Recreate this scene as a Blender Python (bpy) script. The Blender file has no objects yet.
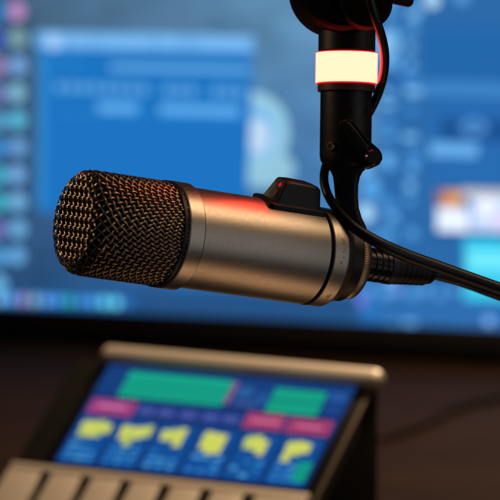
import bpy, bmesh, math, random
from mathutils import Vector, Matrix
random.seed(7)
sc = bpy.context.scene
COL = sc.collection
sin, cos, PI, R_ = math.sin, math.cos, math.pi, math.radians

# ---------------------------------------------------------------- camera
F = 3300.0                       # focal length in pixels of a 500-wide frame
Z0 = 1.6                         # distance to the microphone
PITCH = R_(8)
CR = Vector((1, 0, 0)); CF = Vector((0, cos(PITCH), -sin(PITCH))); CU = Vector((0, sin(PITCH), cos(PITCH)))
CAM = -Z0 * CF
S = Z0 / F                       # metres per pixel at the microphone

def P(px, py, Z=Z0):
    k = Z / F
    return CAM + CF * Z + CR * ((px - 250) * k) - CU * ((py - 250) * k)
def camvec(x, y, z):             # x right, y down, z away
    return CR * x - CU * y + CF * z
def on_plane(px, py, o, n):
    d = P(px, py, 1.0) - CAM
    return CAM + d * ((o - CAM).dot(n) / d.dot(n))

cd = bpy.data.cameras.new('camera'); co = bpy.data.objects.new('camera', cd); COL.objects.link(co)
co.location = CAM; co.rotation_euler = (PI / 2 - PITCH, 0, 0)
cd.sensor_width = 36; cd.lens = 36 * F / 500; cd.clip_start = .05; cd.clip_end = 50
cd.dof.use_dof = True; cd.dof.focus_distance = Z0 + 0.010; cd.dof.aperture_fstop = cd.lens / 1000 / (45 * S)
sc.camera = co

# ---------------------------------------------------------------- materials
def lin(c):
    return tuple(((v / 255) / 12.92 if v / 255 <= .04045 else ((v / 255 + .055) / 1.055) ** 2.4) for v in c) + (1,)
def mat(name, base, rough=.5, metal=0, bump=0, bscale=2000, var=0, vscale=300, spec=.5, coat=0, aniso=0):
    m = bpy.data.materials.new(name); m.use_nodes = True
    nt = m.node_tree; b = nt.nodes['Principled BSDF']
    b.inputs['Base Color'].default_value = (*base, 1); b.inputs['Roughness'].default_value = rough
    b.inputs['Metallic'].default_value = metal; b.inputs['Specular IOR Level'].default_value = spec
    b.inputs['Coat Weight'].default_value = coat; b.inputs['Anisotropic'].default_value = aniso
    tc = nt.nodes.new('ShaderNodeTexCoord')
    if bump:
        n = nt.nodes.new('ShaderNodeTexNoise'); n.inputs['Scale'].default_value = bscale; n.inputs['Detail'].default_value = 2
        bu = nt.nodes.new('ShaderNodeBump'); bu.inputs['Strength'].default_value = bump; bu.inputs['Distance'].default_value = .0002
        nt.links.new(tc.outputs['Object'], n.inputs['Vector']); nt.links.new(n.outputs['Fac'], bu.inputs['Height'])
        nt.links.new(bu.outputs['Normal'], b.inputs['Normal'])
    if var:
        n = nt.nodes.new('ShaderNodeTexNoise'); n.inputs['Scale'].default_value = vscale; n.inputs['Detail'].default_value = 4
        r = nt.nodes.new('ShaderNodeMapRange'); r.inputs['To Min'].default_value = max(.02, rough - var); r.inputs['To Max'].default_value = min(1, rough + var)
        nt.links.new(tc.outputs['Object'], n.inputs['Vector']); nt.links.new(n.outputs['Fac'], r.inputs['Value'])
        nt.links.new(r.outputs['Result'], b.inputs['Roughness'])
    return m
def emat(name, rgb, k=1.0):
    m = bpy.data.materials.new(name); m.use_nodes = True
    nt = m.node_tree; nt.nodes.clear()
    e = nt.nodes.new('ShaderNodeEmission'); o = nt.nodes.new('ShaderNodeOutputMaterial')
    e.inputs['Color'].default_value = rgb if len(rgb) == 4 else lin(rgb); e.inputs['Strength'].default_value = k
    nt.links.new(e.outputs[0], o.inputs[0])
    return m
M = dict(
    body=mat('satin_nickel', (.60, .51, .42), .37, 1, .22, 4200, .07, 500),
    collar=mat('satin_nickel_collar', (.60, .51, .42), .34, 1, .16, 4200, .07, 500),
    wire=mat('woven_wire', (.58, .42, .28), .31, 1),
    foam=mat('dark_foam', (.008, .007, .006), .95, 0, .8, 900, spec=.1),
    black=mat('black_plastic', (.007, .006, .006), .45, 0, .25, 2500, .08, 500),
    blackm=mat('black_anodised_metal', (.007, .006, .006), .45, 0, .2, 2200, .08, 400),
    gloss=mat('glossy_black', (.007, .007, .008), .25),
    rubber=mat('cable_rubber', (.007, .006, .006), .42, 0, .2, 1500, .06, 300),
    brass=mat('knurled_bronze', (.50, .36, .22), .38, 1),
    blue=mat('blue_ring', (.012, .016, .07), .45),
    amber=mat('amber_lens', (.15, .095, .04), .45),
    engrave=mat('engraving', (.40, .31, .23), .5, .9),
    collarbrown=mat('ring_collar', (.10, .045, .03), .5),
    silver=mat('console_metal', (.66, .58, .49), .45, .3, .1, 900),
    darkbody=mat('console_body', (.006, .005, .004), .6, 0, .2, 1200, spec=.2),
    joint=mat('joint_black', (.003, .0028, .0028), .7, 0, .2, 2000, spec=.1),
    slot=mat('slot_black', (.006, .005, .005), .8),
)
# desk wood
def wood():
    m = bpy.data.materials.new('dark_wood'); m.use_nodes = True; nt = m.node_tree; b = nt.nodes['Principled BSDF']
    tc = nt.nodes.new('ShaderNodeTexCoord'); mp = nt.nodes.new('ShaderNodeMapping'); mp.inputs['Scale'].default_value = (3, 40, 3)
    n = nt.nodes.new('ShaderNodeTexNoise'); n.inputs['Scale'].default_value = 3; n.inputs['Detail'].default_value = 8; n.inputs['Distortion'].default_value = 1.2
    r = nt.nodes.new('ShaderNodeValToRGB'); r.color_ramp.elements[0].color = (.009, .0040, .0009, 1); r.color_ramp.elements[1].color = (.026, .0130, .0036, 1)
    r.color_ramp.elements[0].position = .35; r.color_ramp.elements[1].position = .7
    nt.links.new(tc.outputs['Object'], mp.inputs[0]); nt.links.new(mp.outputs[0], n.inputs['Vector']); nt.links.new(n.outputs['Fac'], r.inputs[0])
    nt.links.new(r.outputs[0], b.inputs['Base Color']); b.inputs['Roughness'].default_value = .7; b.inputs['Specular IOR Level'].default_value = .05
    return m
M['wood'] = wood()

# ---------------------------------------------------------------- mesh helper
class MB:
    def __init__(s): s.v = []; s.f = []; s.m = []
    def add(s, vs, fs, mi=0):
        o = len(s.v); s.v += [Vector(v) for v in vs]
        s.f += [tuple(o + i for i in f) for f in fs]; s.m += [mi] * len(fs)
    def lathe(s, prof, seg=96, mi=0, caps=(True, True), rfun=None):
        """rings around local X; prof = [(t, r)]"""
        vs = []; n = seg
        for k, (t, r) in enumerate(prof):
            for i in range(n):
                a = 2 * PI * i / n
                rr = r if rfun is None else rfun(k, i, r)
                vs.append((t, rr * sin(a), rr * cos(a)))
        fs = []
        for k in range(len(prof) - 1):
            for i in range(n):
                j = (i + 1) % n
                fs.append((k * n + i, (k + 1) * n + i, (k + 1) * n + j, k * n + j))
        if caps[0]: fs.append(tuple(range(n)))
        if caps[1]: fs.append(tuple((len(prof) - 1) * n + i for i in reversed(range(n))))
        s.add(vs, fs, mi)
    def sweep(s, pts, rad, seg=12, mi=0, nrm=None, caps=True):
        n = len(pts); vs = []; N = None
        for i in range(n):
            t = (pts[min(i + 1, n - 1)] - pts[max(i - 1, 0)]).normalized()
            if nrm is not None: N = nrm[i]
            elif N is None: N = t.orthogonal()
            N = (N - t * N.dot(t)).normalized(); B = t.cross(N)
            r = rad[i] if isinstance(rad, (list, tuple)) else rad
            for k in range(seg):
                a = 2 * PI * k / seg
                vs.append(pts[i] + N * (r * cos(a)) + B * (r * sin(a)))
        fs = []
        for i in range(n - 1):
            for k in range(seg):
                j = (k + 1) % seg
                fs.append((i * seg + k, i * seg + j, (i + 1) * seg + j, (i + 1) * seg + k))
        if caps:
            fs.append(tuple(reversed(range(seg)))); fs.append(tuple((n - 1) * seg + k for k in range(seg)))
        s.add(vs, fs, mi)
    def loft(s, rings, mi=0):
        n = len(rings[0]); vs = [p for r in rings for p in r]; fs = []
        for k in range(len(rings) - 1):
            for i in range(n):
                j = (i + 1) % n
                fs.append((k * n + i, k * n + j, (k + 1) * n + j, (k + 1) * n + i))
        fs.append(tuple(reversed(range(n)))); fs.append(tuple((len(rings) - 1) * n + i for i in range(n)))
        s.add(vs, fs, mi)
    def box(s, o, ax, ay, az, mi=0):
        """o corner plus three edge vectors"""
        vs = [o + ax * i + ay * j + az * k for k in (0, 1) for j in (0, 1) for i in (0, 1)]
        s.add(vs, [(0, 2, 3, 1), (4, 5, 7, 6), (0, 1, 5, 4), (2, 6, 7, 3), (0, 4, 6, 2), (1, 3, 7, 5)], mi)
    def build(s, name, mats, parent=None, bevel=0, sharp=22, segs=3, loc=None):
        me = bpy.data.meshes.new(name)
        base = loc if loc is not None else Vector()
        me.from_pydata([v - base for v in s.v], [], s.f)
        for mm in (mats if isinstance(mats, (list, tuple)) else [mats]): me.materials.append(mm)
        for p, i in zip(me.polygons, s.m): p.material_index = i
        bm = bmesh.new(); bm.from_mesh(me)
        bmesh.ops.recalc_face_normals(bm, faces=bm.faces)
        if bevel:
            es = [e for e in bm.edges if len(e.link_faces) == 2 and e.calc_face_angle(0) > R_(30)]
            bmesh.ops.bevel(bm, geom=es, offset=bevel, segments=segs, profile=.5, affect='EDGES', clamp_overlap=True)
        bm.to_mesh(me); bm.free()
        for p in me.polygons: p.use_smooth = True
        me.set_sharp_from_angle(angle=R_(sharp))
        o = bpy.data.objects.new(name, me); COL.objects.link(o)
        o.location = base
        if parent is not None: o.parent = parent
        return o
def thing(name, label, cat, mw=None, group=None):
    o = bpy.data.objects.new(name, None); COL.objects.link(o); o.empty_display_size = .02
    if mw is not None: o.matrix_world = mw
    o['label'] = label; o['category'] = cat
    if group: o['group'] = group
    return o
def spline(ctrl, n=14):
    pts = []
    c = [ctrl[0] * 2 - ctrl[1]] + list(ctrl) + [ctrl[-1] * 2 - ctrl[-2]]
    for i in range(1, len(c) - 2):
        for k in range(n):
            t = k / n; a, b, d, e = c[i - 1], c[i], c[i + 1], c[i + 2]
            pts.append(.5 * ((2 * b) + (d - a) * t + (2 * a - 5 * b + 4 * d - e) * t * t + (3 * b - a - 3 * d + e) * t ** 3))
    pts.append(ctrl[-1].copy()); return pts

# ================================================================ microphone
SL = math.atan(.146); YAW = R_(30)
ex = camvec(cos(YAW) * cos(SL), cos(YAW) * sin(SL), sin(YAW)).normalized()       # front -> rear
ez = camvec(sin(SL), -cos(SL), 0); ez = (ez - ex * ez.dot(ex)).normalized()
ey = ez.cross(ex)                                                                # away from camera
MO = P(180, 236.6)
MW = Matrix(((ex.x, ey.x, ez.x, MO.x), (ex.y, ey.y, ez.y, MO.y), (ex.z, ey.z, ez.z, MO.z), (0, 0, 0, 1)))
mic = thing('microphone', 'satin nickel studio microphone with woven wire grille pointing to the left', 'microphone', MW)
def sc_prof(pr): return [(t * S, r * S) for t, r in pr]

# --- grille: one woven wire cloth pressed into a cup
Rg, RHO = 51.3, 14.0
rf = Rg - RHO; xt = -106.5; xr = -20.0
def cup(u, v, h):
    s = math.hypot(u, v); ph = math.atan2(v, u); fl = RHO * PI / 2
    if s < rf: x, r, nx, nr = xt - RHO, s, -1, 0
    elif s < rf + fl:
        a = (s - rf) / RHO; x, r, nx, nr = xt - RHO * cos(a), rf + RHO * sin(a), -cos(a), sin(a)
    else: x, r, nx, nr = xt + (s - rf - fl), Rg, 0, 1
    x += nx * h; r += nr * h
    return Vector((x, -r * cos(ph), r * sin(ph))) * S, Vector((nx, -nr * cos(ph), nr * sin(ph)))
SMAX = rf + RHO * PI / 2 + (xr - xt)
PW = 7.05; WR = .74; HC = .88
g = MB(); nw = int(SMAX / PW) + 1
q2 = math.sqrt(.5)
for fam in (0, 1):
    for k in range(-nw, nw + 1):
        L2 = SMAX ** 2 - (k * PW) ** 2
        if L2 <= 0: continue
        L = math.sqrt(L2); N = max(4, int(2 * L / (PW / 5))); pts = []; nr = []
        for i in range(N + 1):
            q = -L + 2 * L * i / N
            c = cos(PI * (q / PW + k)); h = HC * c / math.sqrt(.28 + .72 * c * c)
            if fam == 0: u, v = q2 * (q + k * PW), q2 * (q - k * PW)
            else: u, v = q2 * (k * PW + q), q2 * (k * PW - q); h = -h
            p, n = cup(u + 1.3, v + 2.1, h); pts.append(p); nr.append(n)
        g.sweep(pts, WR * S, 6, 0, nr, caps=False)
g.build('grille', M['wire'], mic, sharp=60)
f = MB(); Rf = 42
f.lathe(sc_prof([(-118, .5), (-118, 36), (-117.2, 40), (-114.6, 44), (-110.6, 46.8), (-106, 48.4), (-100, 48.9), (-21, 48.9)]), 64)
f.build('foam_filter', M['foam'], mic)
b = MB()
b.lathe(sc_prof([(-18, 44), (-24.5, 44), (-25, 46), (-25, 53.3), (-24.5, 53.8), (-21, 53.8), (-20, 52.8), (-18, 52.4)]), 128)
b.build('grille_rim', M['blackm'], mic)
b = MB()
b.lathe(sc_prof([(-19.5, 45), (-19.5, 52.6), (-18.8, 53.7), (-17.6, 54.1), (-16.6, 54.1), (-2.2, 54.1), (-2.0, 54.0), (-2.0, 48)]), 160)
b.build('collar', M['collar'], mic)
b = MB(); b.lathe(sc_prof([(-2.0, 49), (-2.0, 54.0), (0.3, 51.7), (0.3, 49)]), 160)
b.build('polished_edge', mat('polished_steel', (.80, .76, .70), .16, 1), mic)
b = MB()
b.lathe(sc_prof([(-2, 45), (-2, 50.7), (60, 50.7), (146.5, 50.7), (147.6, 50.5), (148.0, 50.0), (148.0, 45)]), 160)
b.build('body_tube', M['body'], mic)
b = MB()
b.lathe(sc_prof([(147, 40), (147, 47.6), (153, 47.6), (153, 40)]), 128)
b.build('groove', M['slot'], mic)
b = MB()
b.lathe(sc_prof([(151.9, 40), (151.9, 49.8), (152.3, 50.6), (153.2, 50.9), (154.5, 50.9), (168, 50.7), (169, 50.6), (170.2, 50.0), (170.2, 40)]), 160)
band = b.build('rear_band', M['body'], mic)
b = MB()
b.lathe(sc_prof([(170, 40), (170, 48.6), (171, 48.8), (179, 45.2), (180.2, 44.2), (180.2, 40)]), 128)
b.build('tail_bevel', M['collar'], mic)
# engraved marks on the rear band (letters too small to read in the photograph)
e = MB()
def mark(t, a, dt, da):
    rr = 51.0
    vs = []
    for (tt, aa) in ((t - dt, a - da), (t + dt, a - da), (t + dt, a + da), (t - dt, a + da)):
        for r2 in (rr, 50.3): vs.append(Vector((tt, -r2 * sin(aa), r2 * cos(aa))) * S)
    e.add(vs, [(0, 2, 4, 6), (1, 7, 5, 3), (0, 1, 3, 2), (2, 3, 5, 4), (4, 5, 7, 6), (6, 7, 1, 0)])
rm = random.Random(3)
for a0 in [64 + 2.2 * k for k in range(4)] + [76 + 2.2 * k for k in range(9)] + [136 + 2.2 * k for k in range(6)]:
    for tt in (160.2, 161.6, 163.0):
        if rm.random() < .55: mark(tt, R_(a0), rm.uniform(.35, .7), R_(rm.uniform(.35, .8)))
e.build('engraved_marks', M['engrave'], band)

# --- indicator block on top of the tube, rolled a little toward the camera
ROLL = R_(12)
def IB(t, w, up):                # w positive = toward camera
    return Vector((t, -(w * cos(ROLL) + up * sin(ROLL)), up * cos(ROLL) - w * sin(ROLL))) * S
pl = MB()
def rrect(t0, t1, w, rad, up, n=6):
    out = []
    for (cx, cy, a0) in ((t1 - rad, w - rad, 0), (t0 + rad, w - rad, 90), (t0 + rad, -w + rad, 180), (t1 - rad, -w + rad, 270)):
        for i in range(n + 1):
            a = R_(a0 + 90 * i / n); out.append(IB(cx + rad * cos(a), cy + rad * sin(a), up))
    return out
pl.loft([rrect(80, 149, 21.5, 6, 40), rrect(80, 149, 21.5, 6, 50.6), rrect(80.6, 148.4, 20.9, 5.5, 51.6), rrect(82, 147, 19.5, 4.5, 52.2)])
hb = pl.build('indicator_base', M['black'], mic)
bl = MB(); rings = []
# sections from front to rear: blend of slanted front face
def sect(t_bot, t_top, wb, wt, ub, ut, n=5):
    out = []
    pts = [(wb, ub)]
    rad = 4.5
    for i in range(n + 1):
        a = R_(0 + 90 * i / n); out.append((wt - rad + rad * cos(a), ut - rad + rad * sin(a)))
    top = out; left = [(-x, y) for x, y in reversed(top)]
    allp = [(wb, ub)] + top + left + [(-wb, ub)]
    return [IB(t_bot + (t_top - t_bot) * (y - ub) / (ut - ub), x, y) for x, y in allp]
rings = [sect(91, 98.2, 14.8, 10.2, 51.8, 72.4), sect(90.3, 98.5, 15.6, 11.2, 51.8, 73.8), sect(91, 99.6, 16.2, 12, 51.8, 74.4),
         sect(104, 108, 16.4, 12.4, 51.8, 75.0), sect(132, 128, 16.4, 12.4, 51.8, 74.6), sect(139, 137, 16.2, 12, 51.8, 73.2),
         sect(141.2, 139.6, 15.6, 11.2, 51.8, 71.6), sect(142, 141, 14.6, 10.0, 51.8, 69.5)]
bl.loft(rings)
hs = bl.build('indicator_housing', M['black'], mic, sharp=40)
# LED and amber lens lie on the slanted front face
def front(w, up):                # a point on the front face, just proud of it
    return IB(91 + (98.2 - 91) * (up - 51.8) / 20.6 - .35, w, up)
def disc_on_front(name, w, up, r1, r2, m, bulge):
    d = MB(); n = 24; vs = []
    nrm = (front(0, 60) - front(0, 61)).cross(front(1, 60) - front(0, 60)).normalized()
    if nrm.x > 0: nrm = -nrm
    for rr, hh in ((1, 0), (.96, .5), (.6, bulge), (.05, bulge * 1.15)):
        for i in range(n):
            a = 2 * PI * i / n; vs.append(front(w + r1 * rr * cos(a), up + r2 * rr * sin(a)) + nrm * hh * S)
    fs = []
    for k in range(3):
        for i in range(n): fs.append((k * n + i, k * n + (i + 1) % n, (k + 1) * n + (i + 1) % n, (k + 1) * n + i))
    fs.append(tuple(3 * n + i for i in range(n)))
    d.add(vs, fs); return d.build(name, m, hs)
M['led'] = emat('red_led', (.45, .010, .03, 1), 1.0)
disc_on_front('status_light', 2.5, 68.5, 2.5, 2.3, M['led'], .8)
disc_on_front('sensor_lens', 0.5, 59.2, 5.4, 5.0, M['amber'], .5)

# ================================================================ microphone mount (clamp ring + yoke)
mnt = thing('microphone_mount', 'black clamp ring and curved yoke holding the microphone tail, with a knurled bronze nut', 'mount', MW.copy())
b = MB(); b.lathe(sc_prof([(178, 30), (179.5, 41.2), (180.5, 42.4), (192, 42.4), (193.2, 41.4), (193.2, 30)]), 128)
b.build('clamp_ring', M['blackm'], mnt)
b = MB(); NT = 140
b.lathe(sc_prof([(193, 28), (193, 37.4), (194.2, 38.6), (203.8, 38.6), (205, 37.4), (205, 16)]), NT * 4, rfun=lambda k, i, r: r * (1 + (.012 if (i % 4) in (0, 1) else -.012) * (1 if k in (2, 3) else 0)))
b.build('knurled_nut', M['brass'], mnt, sharp=60)
ringtop = MW @ (Vector((186, 0, 40)) * S)
ZP = (ringtop - CAM).dot(CF)
MWi = MW.inverted()
def rr_sec(y, xl, xr, hd, Z, n=5, rad=.45):
    out = []; cx, hw = (xl + xr) / 2, (xr - xl) / 2; rad = rad * min(hw, hd)
    for (sx, sy, a0) in ((1, 1, 0), (-1, 1, 90), (-1, -1, 180), (1, -1, 270)):
        for i in range(n + 1):
            a = R_(a0 + 90 * i / n)
            x = cx + sx * (hw - rad) + rad * cos(a); z = sy * (hd - rad) + rad * sin(a)
            out.append(P(x, y, Z + z * S))
    return out
b = MB()
secs = [(158, 324, 370.5, 17), (165, 325, 370, 17), (168.5, 328, 366.5, 16), (172, 331, 362.6, 15), (177, 333, 360, 14), (185, 334, 358.3, 13),
        (197, 335, 358, 12.5), (208, 336.5, 359, 12.5), (218, 338, 362, 12.5), (226, 339, 366, 12.5), (234, 341, 368, 10)]
b.loft([[MWi @ p for p in rr_sec(y, a, c, h, ZP)] for y, a, c, h in secs])
b.build('yoke', M['blackm'], mnt, sharp=50)

# ================================================================ boom arm end
arm = thing('boom_arm', 'black boom arm end with a glowing red light ring, elbow joint and lever', 'boom arm', Matrix.Translation(P(346, 60, ZP)))
AO = P(346, 60, ZP); SP = ZP / F
axd = (P(345.3, 168, ZP) - P(347.2, 20, ZP + .002)).normalized()
def vlathe(mb, prof, seg=96, cx0=347.2, y0=20, mi=0, top=None):
    """lathe down the post; prof in (image y, radius px)"""
    o = P(cx0, y0, ZP + .002); X = axd; Yv = CF - X * CF.dot(X); Yv.normalize(); Zv = X.cross(Yv)
    t = MB(); t.lathe([((y - y0) * SP / 0.999, r * SP) for y, r in prof], seg)
    for v in t.v: pass
    mb.add([o + X * v.x + Yv * v.y + Zv * v.z - AO for v in t.v], t.f, mi)
def build_local(mb, name, m, **k):
    return mb.build(name, m, arm, **k)
b = MB(); vlathe(b, [(2, 20), (2, 28.6), (51, 28.6), (52.4, 28.0), (52.4, 20)]); build_local(b, 'post_neck', M['blackm'])
M['ring'] = emat('light_ring', (19.0, .95, .60, 1), 1.0)
M['ringfringe'] = emat('light_ring_fringe', (1.0, .010, .02, 1), 1.0)
b = MB(); vlathe(b, [(53.6, 20), (53.6, 30.6), (54.0, 30.8), (83.2, 30.8), (83.6, 30.6), (83.6, 20)])
lr = build_local(b, 'light_ring', M['ring'])
for ya in (52.5, 83.4):  # thin red glowing strips added for the fringe of the ring's light
    b = MB(); vlathe(b, [(ya, 20), (ya, 30.0), (ya + .2, 30.3), (ya + 1.1, 30.3), (ya + 1.3, 30.0), (ya + 1.3, 20)])
    b.build('ring_fringe', M['ringfringe'], lr)
b = MB(); vlathe(b, [(84.9, 20), (84.9, 28.4), (85.3, 28.8), (91.6, 28.8), (92.2, 28.2), (92.2, 20)]); build_local(b, 'ring_collar', M['collarbrown'])
b = MB(); vlathe(b, [(92, 18), (92, 25.9), (156, 25.9), (161, 25.0), (165, 22.5), (167, 19), (167.5, 10)]); post = build_local(b, 'post', M['blackm'])
# elbow joint: barrel whose axis points almost to the camera
def cyl_to_cam(mb, px, py, Zf, Zb, prof_r, tilt=(0, 0), seg=80, org=AO):
    """disc with axis along view: prof_r = [(frac depth, radius px)]"""
    ax = camvec(tilt[0], tilt[1], 1).normalized()
    o = P(px, py, Zf); X = ax; Yv = CR - X * CR.dot(X); Yv.normalize(); Zv = X.cross(Yv)
    t = MB(); t.lathe([(d * (Zb - Zf), r * Zf / F) for d, r in prof_r], seg)
    mb.add([o + X * v.x + Yv * v.y + Zv * v.z - org for v in t.v], t.f)
b = MB(); cyl_to_cam(b, 345.5, -18, ZP - .021, ZP + .021, [(0, 30), (0, 44), (.04, 46.5), (.1, 47.5), (.9, 47.5), (.98, 46), (1, 42)], (-.12, .05))
build_local(b, 'elbow_joint', M['joint'])
b = MB(); cyl_to_cam(b, 367, 2, ZP - .0245, ZP - .015, [(0, 16), (0, 24.5), (.15, 26.2), (.3, 26.8), (1, 26.8)], (-.12, .05))
build_local(b, 'joint_cap', M['joint'])
b = MB()
b.loft([[p - AO for p in rr_sec(y, a, c, h, ZP + .004)] for y, a, c, h in [(-60, 326, 372, 22), (-20, 324, 374, 22), (5, 322, 375, 20)]])
build_local(b, 'upper_arm', M['black'])
b = MB(); cyl_to_cam(b, 391, -3, ZP - .004, ZP + .010, [(0, 3), (0, 6), (.2, 6.6), (1, 6.6)], (.9, .1)); build_local(b, 'joint_bolt', M['blackm'])
# lever with its end knob, in front of the post
def poly_ext(mb, pts, Za, Zb, org=AO, inset=1.0):
    cx = sum(p[0] for p in pts) / len(pts); cy = sum(p[1] for p in pts) / len(pts)
    def ring(Z, k):
        out = []
        for x, y in pts:
            d = math.hypot(x - cx, y - cy) or 1
            out.append(P(x - (x - cx) / d * k, y - (y - cy) / d * k, Z) - org)
        return out
    dz = (Zb - Za)
    mb.loft([ring(Za, inset * 2), ring(Za + dz * .07, inset), ring(Za + dz * .2, 0), ring(Zb, 0)])
b = MB(); zf = ZP - 30 * S
out = [(339, 124), (341, 120.5), (345, 118.5), (349.5, 119), (353, 121.5), (362, 132), (372, 143), (379, 149), (382, 154), (382.5, 159), (379.5, 164.5), (374.5, 167), (369, 166.5), (362, 163), (354, 155), (346, 144), (340, 131)]
poly_ext(b, out, zf - .003, ZP - 18 * S)
lev = build_local(b, 'lever', M['gloss'], sharp=50)
b = MB(); poly_ext(b, [(341.5, 125), (343, 122), (346.5, 121.5), (350, 123), (369, 146), (366, 156), (360, 156), (350, 143)], zf - .0042, zf - .0029, inset=.7)
b.build('lever_face', M['black'], lev, sharp=50)
b = MB(); cyl_to_cam(b, 374, 157.3, zf - .0075, ZP - 20 * S, [(0, 5.2), (0, 6.6), (.1, 8.4), (.25, 9.1), (1, 9.1)], (-.25, .1))
b.build('lever_knob', M['gloss'], lev)
b = MB(); cyl_to_cam(b, 330, 146, ZP - 24.5 * S, ZP - 17 * S, [(.15, 1.6), (.15, 2.0), (0, 2.2), (0, 3.4), (.12, 4.2), (1, 4.2)], (.4, 0)); build_local(b, 'screw', M['brass'])
# raised lettering on the post, almost lost in the dark
cu = bpy.data.curves.new('post_lettering', 'FONT'); cu.body = 'R\u00d8DE'; cu.size = 8.5 * SP; cu.extrude = .0002; cu.align_x = 'CENTER'
tmp = bpy.data.objects.new('post_lettering_curve', cu); COL.objects.link(tmp)
dg = bpy.context.evaluated_depsgraph_get(); me = bpy.data.meshes.new_from_object(tmp.evaluated_get(dg))
bpy.data.objects.remove(tmp)
Ca = P(346, 116, ZP + .001); rp = 25.75 * SP; a0 = R_(28)
for v in me.vertices:            # wrap the text round the post
    a = a0 + v.co.x / rp; r = rp + v.co.z + .0002
    w = Ca + CR * (r * sin(a)) - CF * (r * cos(a)) + CU * v.co.y
    v.co = w - AO
me.materials.clear(); me.materials.append(M['gloss'])
lo = bpy.data.objects.new('lettering', me); COL.objects.link(lo); lo.parent = post
lo.matrix_parent_inverse = Matrix()

# ================================================================ cables
lc = thing('light_cable', 'black cable looping down behind the glowing arm and across to the right', 'cable', Matrix.Translation(P(385, 60, 1.64)))
LO = P(385, 60, 1.64)
zc = ZP
ctrl = [(361, -22, zc - .031), (368, -4, zc - .032), (374, 14, zc - .031), (381.5, 36, zc - .024), (384.8, 55, zc - .016), (383.5, 75, zc - .006), (376.5, 98, zc + .008),
        (363, 122, zc + .0185), (344, 142, zc + .019), (329.5, 158, zc + .010), (324, 176, zc - .002), (327.5, 194, zc - .010), (339, 212, zc - .016), (355, 228, zc - .0215),
        (378, 242.5, zc - .0215), (405, 255, zc - .016), (437, 266.5, zc - .010), (472, 279, zc - .005), (520, 296, zc)]
pts = [p - LO for p in spline([P(*c) for c in ctrl])]
b = MB(); b.sweep(pts, [4.6 * S + min(1, max(0, (i / len(pts) - .66) / .15)) * 2.0 * S for i in range(len(pts))], 20); b.build('cord', M['rubber'], lc)
mc = thing('microphone_cable', 'black round plug with a narrow blue ring in the microphone tail and its cord', 'cable', MW.copy())
b = MB()
b.lathe(sc_prof([(203, 12), (203, 17.2), (221, 17.2), (222, 16.4), (224, 16.4), (225, 17.8), (229, 17.8), (230, 16.6), (231.5, 16.6), (232.5, 17.8), (236, 17.8), (237, 16.6), (238.5, 16.6), (239.5, 17.6), (244, 17.6), (245, 15)]), 64)
b.build('plug_shell', M['gloss'], mc)
b = MB(); b.lathe(sc_prof([(244.5, 12), (244.5, 17.5), (245.2, 18.0), (252, 18.0), (253, 17.4), (253, 12)]), 64); b.build('colour_ring', M['blue'], mc)
b = MB(); pr = [(252.5, 12), (252.5, 17.4)]
for i in range(6):
    t = 256 + i * 6.5; r = 17.2 - i * .55; pr += [(t, r), (t + 4.2, r - .2), (t + 4.8, r - 1.1), (t + 6, r - 1.1)]
pr += [(295, 13.0), (301, 11.5), (304, 9), (304, 5)]
b.lathe(sc_prof(pr), 64); b.build('strain_relief', M['black'], mc)
e0 = MW @ (Vector((296, 0, 0)) * S); e1 = MW @ (Vector((306, 0, 0)) * S); ze = (e1 - CAM).dot(CF)
pts = spline([e0, e1, P(462, 281.5, ze + .006), P(490, 291.5, ze + .008), P(530, 306, ze + .01)])
b = MB(); b.sweep([MWi @ p for p in pts], 6.0 * S, 20); b.build('cord', M['rubber'], mc)

# ================================================================ desk and monitor
DH = CAM.z - P(112, 366, 2.2).z + .115                         # desk below the camera
desk_z = CAM.z - DH
b = MB(); b.box(Vector((-1.6, .2, desk_z - .03)), Vector((3.2, 0, 0)), Vector((0, 1.7, 0)), Vector((0, 0, .03)))
dk = b.build('desk_surface', M['wood'], bevel=.003); dk['kind'] = 'structure'

ZM = 2.92
psi = math.atan(.04 / sin(PITCH))
mr = Vector((cos(psi), -sin(psi), 0)); mu = Vector((0, 0, 1)); mn = mr.cross(mu)      # mn faces the camera side? fixed below
if mn.dot(CF) > 0: mn = -mn
mo = P(250, 318, ZM)
def muv(px, py):
    w = on_plane(px, py, mo, mn) - mo; return w.dot(mr), w.dot(mu)
mon = thing('computer_monitor', 'large dark framed monitor showing a blue desktop with windows and icons', 'monitor',
            Matrix(((mr.x, mu.x, mn.x, mo.x), (mr.y, mu.y, mn.y, mo.y), (mr.z, mu.z, mn.z, mo.z), (0, 0, 0, 1))))
# local axes: x along screen, y up, z toward the viewer
U0, U1 = muv(-40, 300)[0], muv(640, 300)[0]; V0 = 0.0; V1 = V0 + (U1 - U0) * .5625
px2m = ZM / F
b = MB(); X, Y, Z = Vector((1, 0, 0)), Vector((0, 1, 0)), Vector((0, 0, 1))
bz = .012
b.box(Vector((U0 - bz, V0 - .022, -.030)), X * (U1 - U0 + 2 * bz), Y * (V1 - V0 + .022 + bz), Z * .0285)
b.build('housing', M['black'], mon, bevel=.003)
b = MB(); fz = -.0015
b.box(Vector((U0 - bz, V0 - .022, fz)), X * (U1 - U0 + 2 * bz), Y * .022, Z * .004)
b.box(Vector((U0 - bz, V1, fz)), X * (U1 - U0 + 2 * bz), Y * bz, Z * .004)
b.box(Vector((U0 - bz, V0, fz)), X * bz, Y * (V1 - V0), Z * .004)
b.box(Vector((U1, V0, fz)), X * bz, Y * (V1 - V0), Z * .004)
b.build('bezel', M['black'], mon, bevel=.0008)
um = .5 * (U0 + U1); hb_ = mo.z - .022 - desk_z
b = MB(); b.box(Vector((um - .04, V0 - hb_ + .012, -.062)), X * .08, Y * (hb_ + .14), Z * .030); b.build('stand_column', M['blackm'], mon, bevel=.004)
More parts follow.
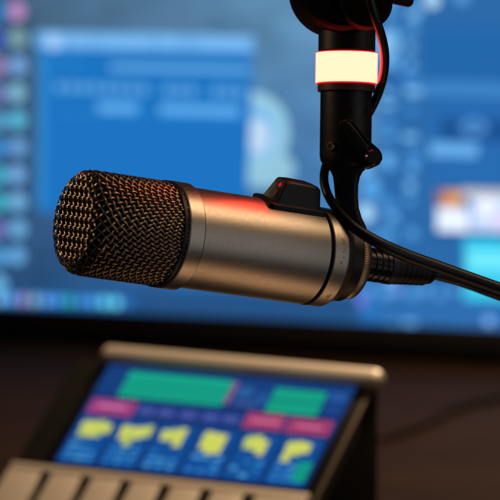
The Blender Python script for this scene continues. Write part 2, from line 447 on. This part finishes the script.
b = MB(); b.box(Vector((um - .09, V0 - mo.z + desk_z + .0005, -.14)), X * .18, Y * .010, Z * .11); b.build('stand_foot', M['blackm'], mon, bevel=.004)

# screen picture: wallpaper + windows + icons, all one mesh lying in the screen glass
smats = []; smi = {}
def sm(rgb, k=1.0):
    key = (tuple(rgb), k)
    if key not in smi:
        smi[key] = len(smats); smats.append(emat('screen_colour', rgb, k * (1.0 if sum(rgb) < 400 else 1.12)))
    return smi[key]
def wallpaper():
    m = bpy.data.materials.new('wallpaper'); m.use_nodes = True; nt = m.node_tree; nt.nodes.clear()
    o = nt.nodes.new('ShaderNodeOutputMaterial'); e = nt.nodes.new('ShaderNodeEmission'); tc = nt.nodes.new('ShaderNodeTexCoord')
    mp = nt.nodes.new('ShaderNodeMapping'); mp.inputs['Scale'].default_value = (9, 14, 1)
    n = nt.nodes.new('ShaderNodeTexNoise'); n.inputs['Scale'].default_value = 1.6; n.inputs['Detail'].default_value = 6; n.inputs['Roughness'].default_value = .65
    sx = nt.nodes.new('ShaderNodeSeparateXYZ')
    mx = nt.nodes.new('ShaderNodeMapRange'); mx.inputs['From Min'].default_value = muv(20, 250)[0]; mx.inputs['From Max'].default_value = muv(330, 250)[0]
    my = nt.nodes.new('ShaderNodeMapRange'); my.inputs['From Min'].default_value = 0.01; my.inputs['From Max'].default_value = muv(250, 20)[1]
    c1 = nt.nodes.new('ShaderNodeMix'); c1.data_type = 'RGBA'; c1.inputs['A'].default_value = lin((40, 78, 122)); c1.inputs['B'].default_value = lin((40, 112, 184))
    c2 = nt.nodes.new('ShaderNodeMix'); c2.data_type = 'RGBA'; c2.inputs['A'].default_value = lin((66, 96, 124)); c2.inputs['B'].default_value = lin((98, 146, 184))
    c3 = nt.nodes.new('ShaderNodeMix'); c3.data_type = 'RGBA'
    ad = nt.nodes.new('ShaderNodeMath'); ad.operation = 'MULTIPLY_ADD'; ad.inputs[1].default_value = 1.3; ad.inputs[2].default_value = .33
    L = nt.links.new
    L(tc.outputs['Object'], sx.inputs[0]); L(tc.outputs['Object'], mp.inputs[0]); L(mp.outputs[0], n.inputs['Vector'])
    L(sx.outputs['X'], mx.inputs['Value']); L(sx.outputs['Y'], my.inputs['Value'])
    L(mx.outputs[0], c1.inputs['Factor']); L(mx.outputs[0], c2.inputs['Factor']); L(my.outputs[0], c3.inputs['Factor'])
    L(c1.outputs['Result'], c3.inputs['A']); L(c2.outputs['Result'], c3.inputs['B']); L(c3.outputs['Result'], e.inputs['Color'])
    L(n.outputs['Fac'], ad.inputs[0]); L(ad.outputs[0], e.inputs['Strength']); L(e.outputs[0], o.inputs[0])
    return m
smats.append(wallpaper())
sb = MB()
sb.add([(U0, V0, 0), (U1, V0, 0), (U1, V1, 0), (U0, V1, 0)], [(0, 1, 2, 3)], 0)
LAY = [0]
def quad(c, rgb, lay, k=1.0):
    sb.add([(*muv(*p), lay * .00012) for p in c], [(0, 1, 2, 3)], sm(rgb, k))
def rect(x0, y0, x1, y1, rgb, lay, k=1.0, sl=.035):
    """screen-aligned rectangle; y is at x0, lines fall by sl per pixel"""
    u0, v0 = muv(x0, y1); u1, v1 = muv(x1, y0 + (x1 - x0) * sl)
    sb.add([(u0, v0, lay * .00012), (u1, v0, lay * .00012), (u1, v1, lay * .00012), (u0, v1, lay * .00012)], [(0, 1, 2, 3)], sm(rgb, k))
def disc(x, y, r, rgb, lay, k=1.0, ry=None):
    u, v = muv(x, y); n = 20; r1 = r * px2m; r2 = (ry or r) * px2m
    sb.add([(u + r1 * cos(2 * PI * i / n), v + r2 * sin(2 * PI * i / n), lay * .00012) for i in range(n)], [tuple(range(n))], sm(rgb, k))
# right-hand application area
quad([(382, 340), (660, 340), (660, -200), (372, -200)], (44, 106, 170), 1)
rect(424, 24, 640, 78, (36, 104, 172), 2)
rect(424, 78, 640, 96, (60, 132, 200), 2)
rect(430, 100, 640, 180, (40, 108, 178), 2)
rect(440, 116, 600, 140, (30, 84, 150), 3)
disc(474, 127, 13, (84, 146, 208), 4, ry=8); disc(474, 127, 7, (52, 110, 176), 5, ry=5)
rect(430, 142, 478, 156, (100, 168, 226), 3)
rect(380, 296, 640, 322, (48, 110, 178), 2)
for i in range(22):              # column of list buttons beside the arm
    y = -4 + i * 15.5
    for (x, w) in ((390, 13), (412, 11)):
        if random.random() < .74:
            w2 = w * random.uniform(.7, 1.5); x2 = x + random.uniform(-3, 3); yy = y + random.uniform(-3, 3)
            rect(x2 - w2 / 2, yy, x2 + w2 / 2, yy + random.uniform(5, 11), random.choice([(98, 168, 228), (84, 156, 220), (120, 184, 236), (70, 140, 208)]), 3)
disc(432, 0, 8, (170, 210, 240), 4); disc(462, -4, 8, (84, 150, 205), 4)
disc(388, 44, 12, (120, 180, 228), 4)
disc(366, 213, 8, (170, 215, 245), 4); disc(372, 188, 9, (84, 160, 228), 4); disc(364, 168, 7, (110, 180, 235), 4)
for i in range(9): disc(370 + i * 14, 290 + (i % 2) * 4, 5, random.choice([(90, 160, 225), (110, 140, 220), (80, 150, 215)]), 4)
disc(362, 300, 6, (110, 120, 225), 5)
# thumbnails
rect(438, 190, 462, 206, (214, 150, 84), 5); rect(462, 188, 640, 197, (190, 190, 196), 5)
rect(436, 190, 444, 207, (150, 104, 120), 6)
rect(437, 207, 469, 231, (228, 238, 255), 5); rect(471, 197, 540, 231, (196, 216, 250), 5)
disc(487, 207, 9, (235, 240, 255), 6); disc(500, 220, 9, (216, 206, 240), 6)
rect(464, 238, 640, 300, (60, 198, 232), 5); rect(468, 252, 640, 268, (110, 226, 244), 6)
rect(430, 233, 640, 237, (28, 90, 156), 5)
# open window on the left
quad([(44, 212), (246, 220), (254, 37), (36, 32)], (28, 116, 194), 2)
quad([(36, 48), (254, 53), (254, 36), (35, 31)], (104, 168, 226), 3)
quad([(37, 210), (45, 210), (47, 52), (38, 52)], (48, 136, 206), 3)
disc(54, 42, 8, (160, 202, 246), 4)
for (x0, x1) in ((68, 92), (100, 150), (160, 176), (200, 248)): rect(x0, 36, x1, 47, (116, 178, 232), 4)
rect(110, 62, 250, 70, (100, 172, 230), 4, .9)
for i in range(16):
    x = 60 + i * 12
    if i not in (8, 12): disc(x, 87 + i * .35, 4.6, (112, 180, 236), 4); disc(x, 87 + i * .35, 2.2, (30, 116, 200), 5)
rect(98, 102, 138, 112, (92, 168, 232), 4); rect(160, 104, 240, 114, (92, 168, 232), 4)
rect(52, 60, 84, 66, (40, 130, 205), 4); rect(56, 112, 250, 114, (54, 140, 212), 4)
# pale swirl of the wallpaper beside the window
disc(254, 132, 36, (146, 196, 218), 1, ry=40); disc(262, 168, 34, (140, 188, 210), 1, ry=20)
disc(256, 132, 22, (112, 176, 224), 1.4, ry=26); disc(258, 136, 13, (196, 224, 252), 1.6, ry=18, k=.85)
# desktop icons in two columns
ic = [(196, 140, 200), (130, 170, 170), (120, 170, 230), (130, 190, 215), (90, 190, 225), (110, 165, 225), (120, 175, 235), (120, 185, 235), (110, 180, 225), (105, 175, 230)]
for i, c in enumerate(ic): disc(17 + (i % 3) * .6, 11 + i * 27.2 - .0, 8.5, c, 2, .95)
ic2 = [(30, 130, 210), (60, 90, 190), (160, 130, 190), (120, 130, 190), (90, 170, 215), (60, 150, 225), (70, 185, 215), (60, 190, 205), (120, 120, 190), (90, 170, 230), (110, 190, 240)]
for i, c in enumerate(ic2): disc(-1, 12 + i * 27.2, 8.5, c, 2, .9)
# dock along the bottom edge
quad([(-40, 311), (360, 321), (360, 296), (-40, 286)], (38, 84, 136), 1.2)
dc = [(120, 190, 245), (90, 160, 235), (150, 130, 190), (120, 170, 200), (90, 160, 240), (70, 150, 240), (30, 170, 170), (60, 140, 220), (70, 160, 235), (90, 205, 245), (100, 210, 250), (40, 110, 190)]
for i, c in enumerate(dc): disc(0 + i * 11.6, 299 + i * .35, 5.2, c, 3, 1.2)
disc(489, 321, 5, (130, 180, 250), 5)
sb.build('screen', smats, mon)

# ================================================================ mixing console
tp = math.tan(PITCH)
wz = -18 / tp; hz = 12600 / wz
Wd = camvec(250, 18, wz).normalized(); Hd = camvec(-58, 105, hz); Hd = (Hd - Wd * Hd.dot(Wd)).normalized()
Nd = Hd.cross(Wd)
if Nd.z < 0: Nd = -Nd
ZC = 2.2
CO = P(112, 366, ZC)              # top left corner of its screen
con = thing('mixing_console', 'dark mixing console with a tilted colour touchscreen on the desk below the microphone', 'audio mixer',
            Matrix.Translation(CO))
def cbuild(mb, name, m, **k):
    mb.v = [Wd * v.x + Hd * v.y + Nd * v.z for v in mb.v]
    return mb.build(name, m, con, **k)
def cuv(px, py):
    w = on_plane(px, py, CO, Nd) - CO; return Vector((w.dot(Wd), w.dot(Hd), 0))
tl, tr, br_, bl_ = cuv(112, 366), cuv(361, 382), cuv(306, 489), cuv(52, 465)
sw = (tr.x + br_.x - tl.x - bl_.x) / 2; shh = (bl_.y + br_.y) / 2
x0 = (tl.x + bl_.x) / 2; 
pm = ZC / F
# body: side profile in (H, world-up) extruded along W
upl = Vector((Wd.z, Hd.z, Nd.z)).normalized()          # world up in local axes
hdk = CO.z - desk_z               # height of the origin above desk
L = .30
xl, xrr = x0 - .032, x0 + sw + .012
front_len = shh + .16
pf = Vector((0, front_len, -.002))
def prof(x):
    a = Vector((x, -.009, -.003)); bpt = Vector((x, front_len, -.003))
    # keep everything above the desk
    def drop(p): # straight down to desk
        hgt = hdk + p.dot(upl) - x * 0
        return p - upl * max(0, hgt - .004)
    return [a, bpt, drop(bpt), drop(a)]
zf_ = hdk + pf.dot(upl)
while zf_ < .014:
    front_len -= .004; pf = Vector((0, front_len, -.002)); zf_ = hdk + pf.dot(upl)
print('console front len', front_len, 'screen', sw, shh, 'height', hdk, 'front h', zf_)
b = MB(); b.loft([prof(xl), prof(xrr)]); cbuild(b, 'case', M['darkbody'], bevel=.004)
# rear rail: rounded light bar along the top
q0, q1 = cuv(103, 354), cuv(388, 372)
b = MB(); rl = []
for xx, k in ((xl + .024, .55), (xl + .026, .85), (xl + .029, 1), (xrr - .002, 1), (xrr + .002, .85), (xrr + .004, .55)):
    rg = []
    for i in range(20):
        a = 2 * PI * i / 20; c_, s_ = cos(a), sin(a)
        hx = .0056 * k * (abs(c_) ** .5) * (1 if c_ > 0 else -1); hy = .0060 * k * (abs(s_) ** .5) * (1 if s_ > 0 else -1)
        rg.append(Vector((xx, -.0074 + hx, .0022 + hy)))
    rl.append(rg)
b.loft(rl); cbuild(b, 'rear_rail', M['silver'], sharp=50)
# lit right edge of the case, its brown glint put into the colour
LIT_EDGE = mat('lit_edge_brown', (.07, .045, .028), .5, .3)
for xx in (xrr - .0042,):
    b = MB(); b.box(Vector((xx, -.003, -.002)), X * .0035, Y * (front_len - .004), Z * .0035)
    cbuild(b, 'lit_edge', LIT_EDGE, bevel=.0012)
# touchscreen
g0 = MB(); g0.box(Vector((x0 - .008, -.004, -.002)), X * (sw + .016), Y * (shh + .006), Z * .0032); cbuild(g0, 'screen_glass', M['gloss'], bevel=.001)
cm = []; ci = {}
def cmi(rgb, k=1.0):
    if (rgb, k) not in ci: ci[(rgb, k)] = len(cm); cm.append(emat('console_colour', rgb, k))
    return ci[(rgb, k)]
cs = MB()
def cr(u0, v0, u1, v1, rgb, lay, k=1.0):
    z = .0014 + lay * .0001
    cs.add([Vector((x0 + u * sw, v * shh, z)) for u, v in ((u0, v0), (u1, v0), (u1, v1), (u0, v1))], [(0, 1, 2, 3)], cmi(rgb, k))
cr(0, 0, 1, 1, (20, 48, 104), 0)
cr(.0, .0, 1, .30, (24, 62, 124), 1)
cr(.10, .05, .525, .31, (22, 166, 134), 2); cr(.10, .15, .525, .17, (18, 108, 122), 3); cr(.10, .235, .525, .255, (18, 118, 124), 3)
cr(.53, .06, .548, .28, (140, 90, 130), 2); cr(.56, .10, .62, .20, (44, 96, 156), 2); cr(.64, .14, .69, .26, (34, 84, 150), 2); cr(.57, .24, .66, .29, (60, 84, 150), 2)
cr(.70, .08, .905, .32, (22, 160, 130), 2); cr(.70, .19, .905, .21, (18, 112, 120), 3)
cr(.92, .08, .985, .16, (40, 88, 158), 2); cr(.93, .20, .975, .28, (30, 70, 140), 2)
cr(.0, .345, 1, .50, (30, 58, 122), 2)
for u in (.22, .30, .39, .48, .56): cr(u, .39, u + .06, .46, (70, 84, 160), 3)
cr(.015, .35, .20, .50, (156, 64, 124), 3); cr(.05, .40, .16, .43, (206, 120, 170), 4)
cr(.645, .34, .80, .49, (160, 62, 106), 3); cr(.815, .35, .985, .50, (156, 60, 104), 3); cr(.67, .40, .78, .43, (208, 110, 150), 4); cr(.85, .41, .95, .44, (204, 108, 148), 4)
rc = random.Random(11)
for i in range(6):
    u = .008 + i * .165
    cr(u, .53, u + .150, .98, (20, 78, 150), 2)
    y_, g_ = (206, 212, 96), (178, 198, 96)
    nb = 4 if i < 2 else 3
    for k in range(nb):
        ub = u + .022 + k * .030; vt = .55 + rc.uniform(0, .05); vb = .70 + rc.uniform(-.03, .08)
        cr(ub, vt, ub + .0305, vb, y_ if rc.random() < .6 else g_, 3 + k)
    cr(u + .02, .60, u + .02 + nb * .029, .65, y_, 8)
    for v_ in (.79, .86, .92):
        for q in range(3):
            if rc.random() < .8: cr(u + .015 + q * .045, v_, u + .015 + q * .045 + rc.uniform(.02, .04), v_ + .035, rc.choice([(60, 140, 206), (44, 118, 190), (74, 150, 206)]), 3)
cr(.93, .76, .985, .95, (18, 150, 132), 9)
cbuild(cs, 'touchscreen', cm)
# fader panel: pale metal plate with dark slots and caps
pt = MB(); v0 = shh + .005; v1 = front_len - .006
nf = 6; u_sl = [cuv(px, 482).x - x0 + .0 for px in (45, 88, 130, 172, 215, 260)]
edges = [xl + .004] + [x0 + u for u in u_sl] + [xrr - .006]
for i in range(len(edges) - 1):
    a = edges[i] + (  .0042 if i else 0); c_ = edges[i + 1] - (  .0042 if i < len(edges) - 2 else 0)
    pt.box(Vector((a, v0 + .0062, -.002)), X * (c_ - a), Y * (v1 - v0 - .0062), Z * .006)
pt.box(Vector((xl + .004, v0, -.002)), X * (xrr - xl - .010), Y * .006, Z * .006)
cbuild(pt, 'fader_panel', M['silver'], bevel=.0008)
for i, u in enumerate(u_sl):
    vv = v0 + .050
    b = MB(); b.box(Vector((x0 + u - .006, vv, .002)), X * .012, Y * .020, Z * .010); cbuild(b, 'fader_cap', M['black'], bevel=.002)

# cable lying on the desk
dn = Vector((0, 0, 1)); do = Vector((0, 0, desk_z + .0024))
dl = on_plane(440, 425, do, dn)
dc_ = thing('desk_cable', 'thin black cable lying across the dark wooden desk right of the mixer', 'cable', Matrix.Translation(dl))
pts = spline([on_plane(x, y, do, dn) - dl for x, y in ((380, 440), (400, 434), (425, 425), (450, 412), (480, 402), (530, 392))])
b = MB(); b.sweep(pts, .0024, 12); b.build('cord', mat('matte_black_cable', (.004, .0035, .003), .8, spec=.05), dc_)

# ================================================================ light
w = bpy.data.worlds.new('World'); sc.world = w; w.use_nodes = True
w.node_tree.nodes['Background'].inputs[0].default_value = (.55, .70, 1.0, 1); w.node_tree.nodes['Background'].inputs[1].default_value = .012
def area(name, loc, target, sx, sy, power, colr):
    l = bpy.data.lights.new(name, 'AREA'); l.shape = 'RECTANGLE'; l.size = sx; l.size_y = sy; l.energy = power; l.color = colr
    o = bpy.data.objects.new(name, l); COL.objects.link(o); o.location = loc
    o.rotation_euler = (Vector(target) - Vector(loc)).to_track_quat('-Z', 'Y').to_euler(); return o
MC = MW @ (Vector((60, 0, 0)) * S)
WARM = (1, .70, .42)
area('ceiling_lamp', MC + ez * .58 - ey * .20 + ex * .30, MC, .32, .26, .98, WARM)
area('bounce_fill', MC - ez * .30 - ey * .075 + ex * .17, MC, .3, .13, .095, (1, .60, .32))  # added light standing in for warm bounce from below
MF = MW @ (Vector((-100, 0, 0)) * S)
area('side_lamp', MF + camvec(-.85, -.50, .03) * .55, MF, .13, .10, .62, WARM)
area('cool_fill', MC + camvec(.84, .02, -.52) * .9, MC, .6, .75, .42, (.95, .96, 1))  # added soft fill for the grey middle of the tube, no real window
sl = bpy.data.lights.new('desk_lamp', 'SPOT'); sl.energy = 64; sl.color = WARM; sl.spot_size = R_(84); sl.spot_blend = 1.0; sl.shadow_soft_size = .06
so = bpy.data.objects.new('desk_lamp', sl); COL.objects.link(so); so.location = (.30, .90, .62)
so.rotation_euler = (Vector((.12, .78, desk_z)) - so.location).to_track_quat('-Z', 'Y').to_euler()

# ================================================================ render settings
sc.view_settings.view_transform = 'Standard'; sc.view_settings.look = 'None'; sc.view_settings.exposure = 0; sc.view_settings.gamma = 1
sc.render.engine = 'CYCLES'; sc.cycles.use_denoising = True
sc.cycles.max_bounces = 6; sc.cycles.caustics_reflective = False; sc.cycles.caustics_refractive = False
sc.cycles.sample_clamp_indirect = 4
bpy.context.view_layer.update()
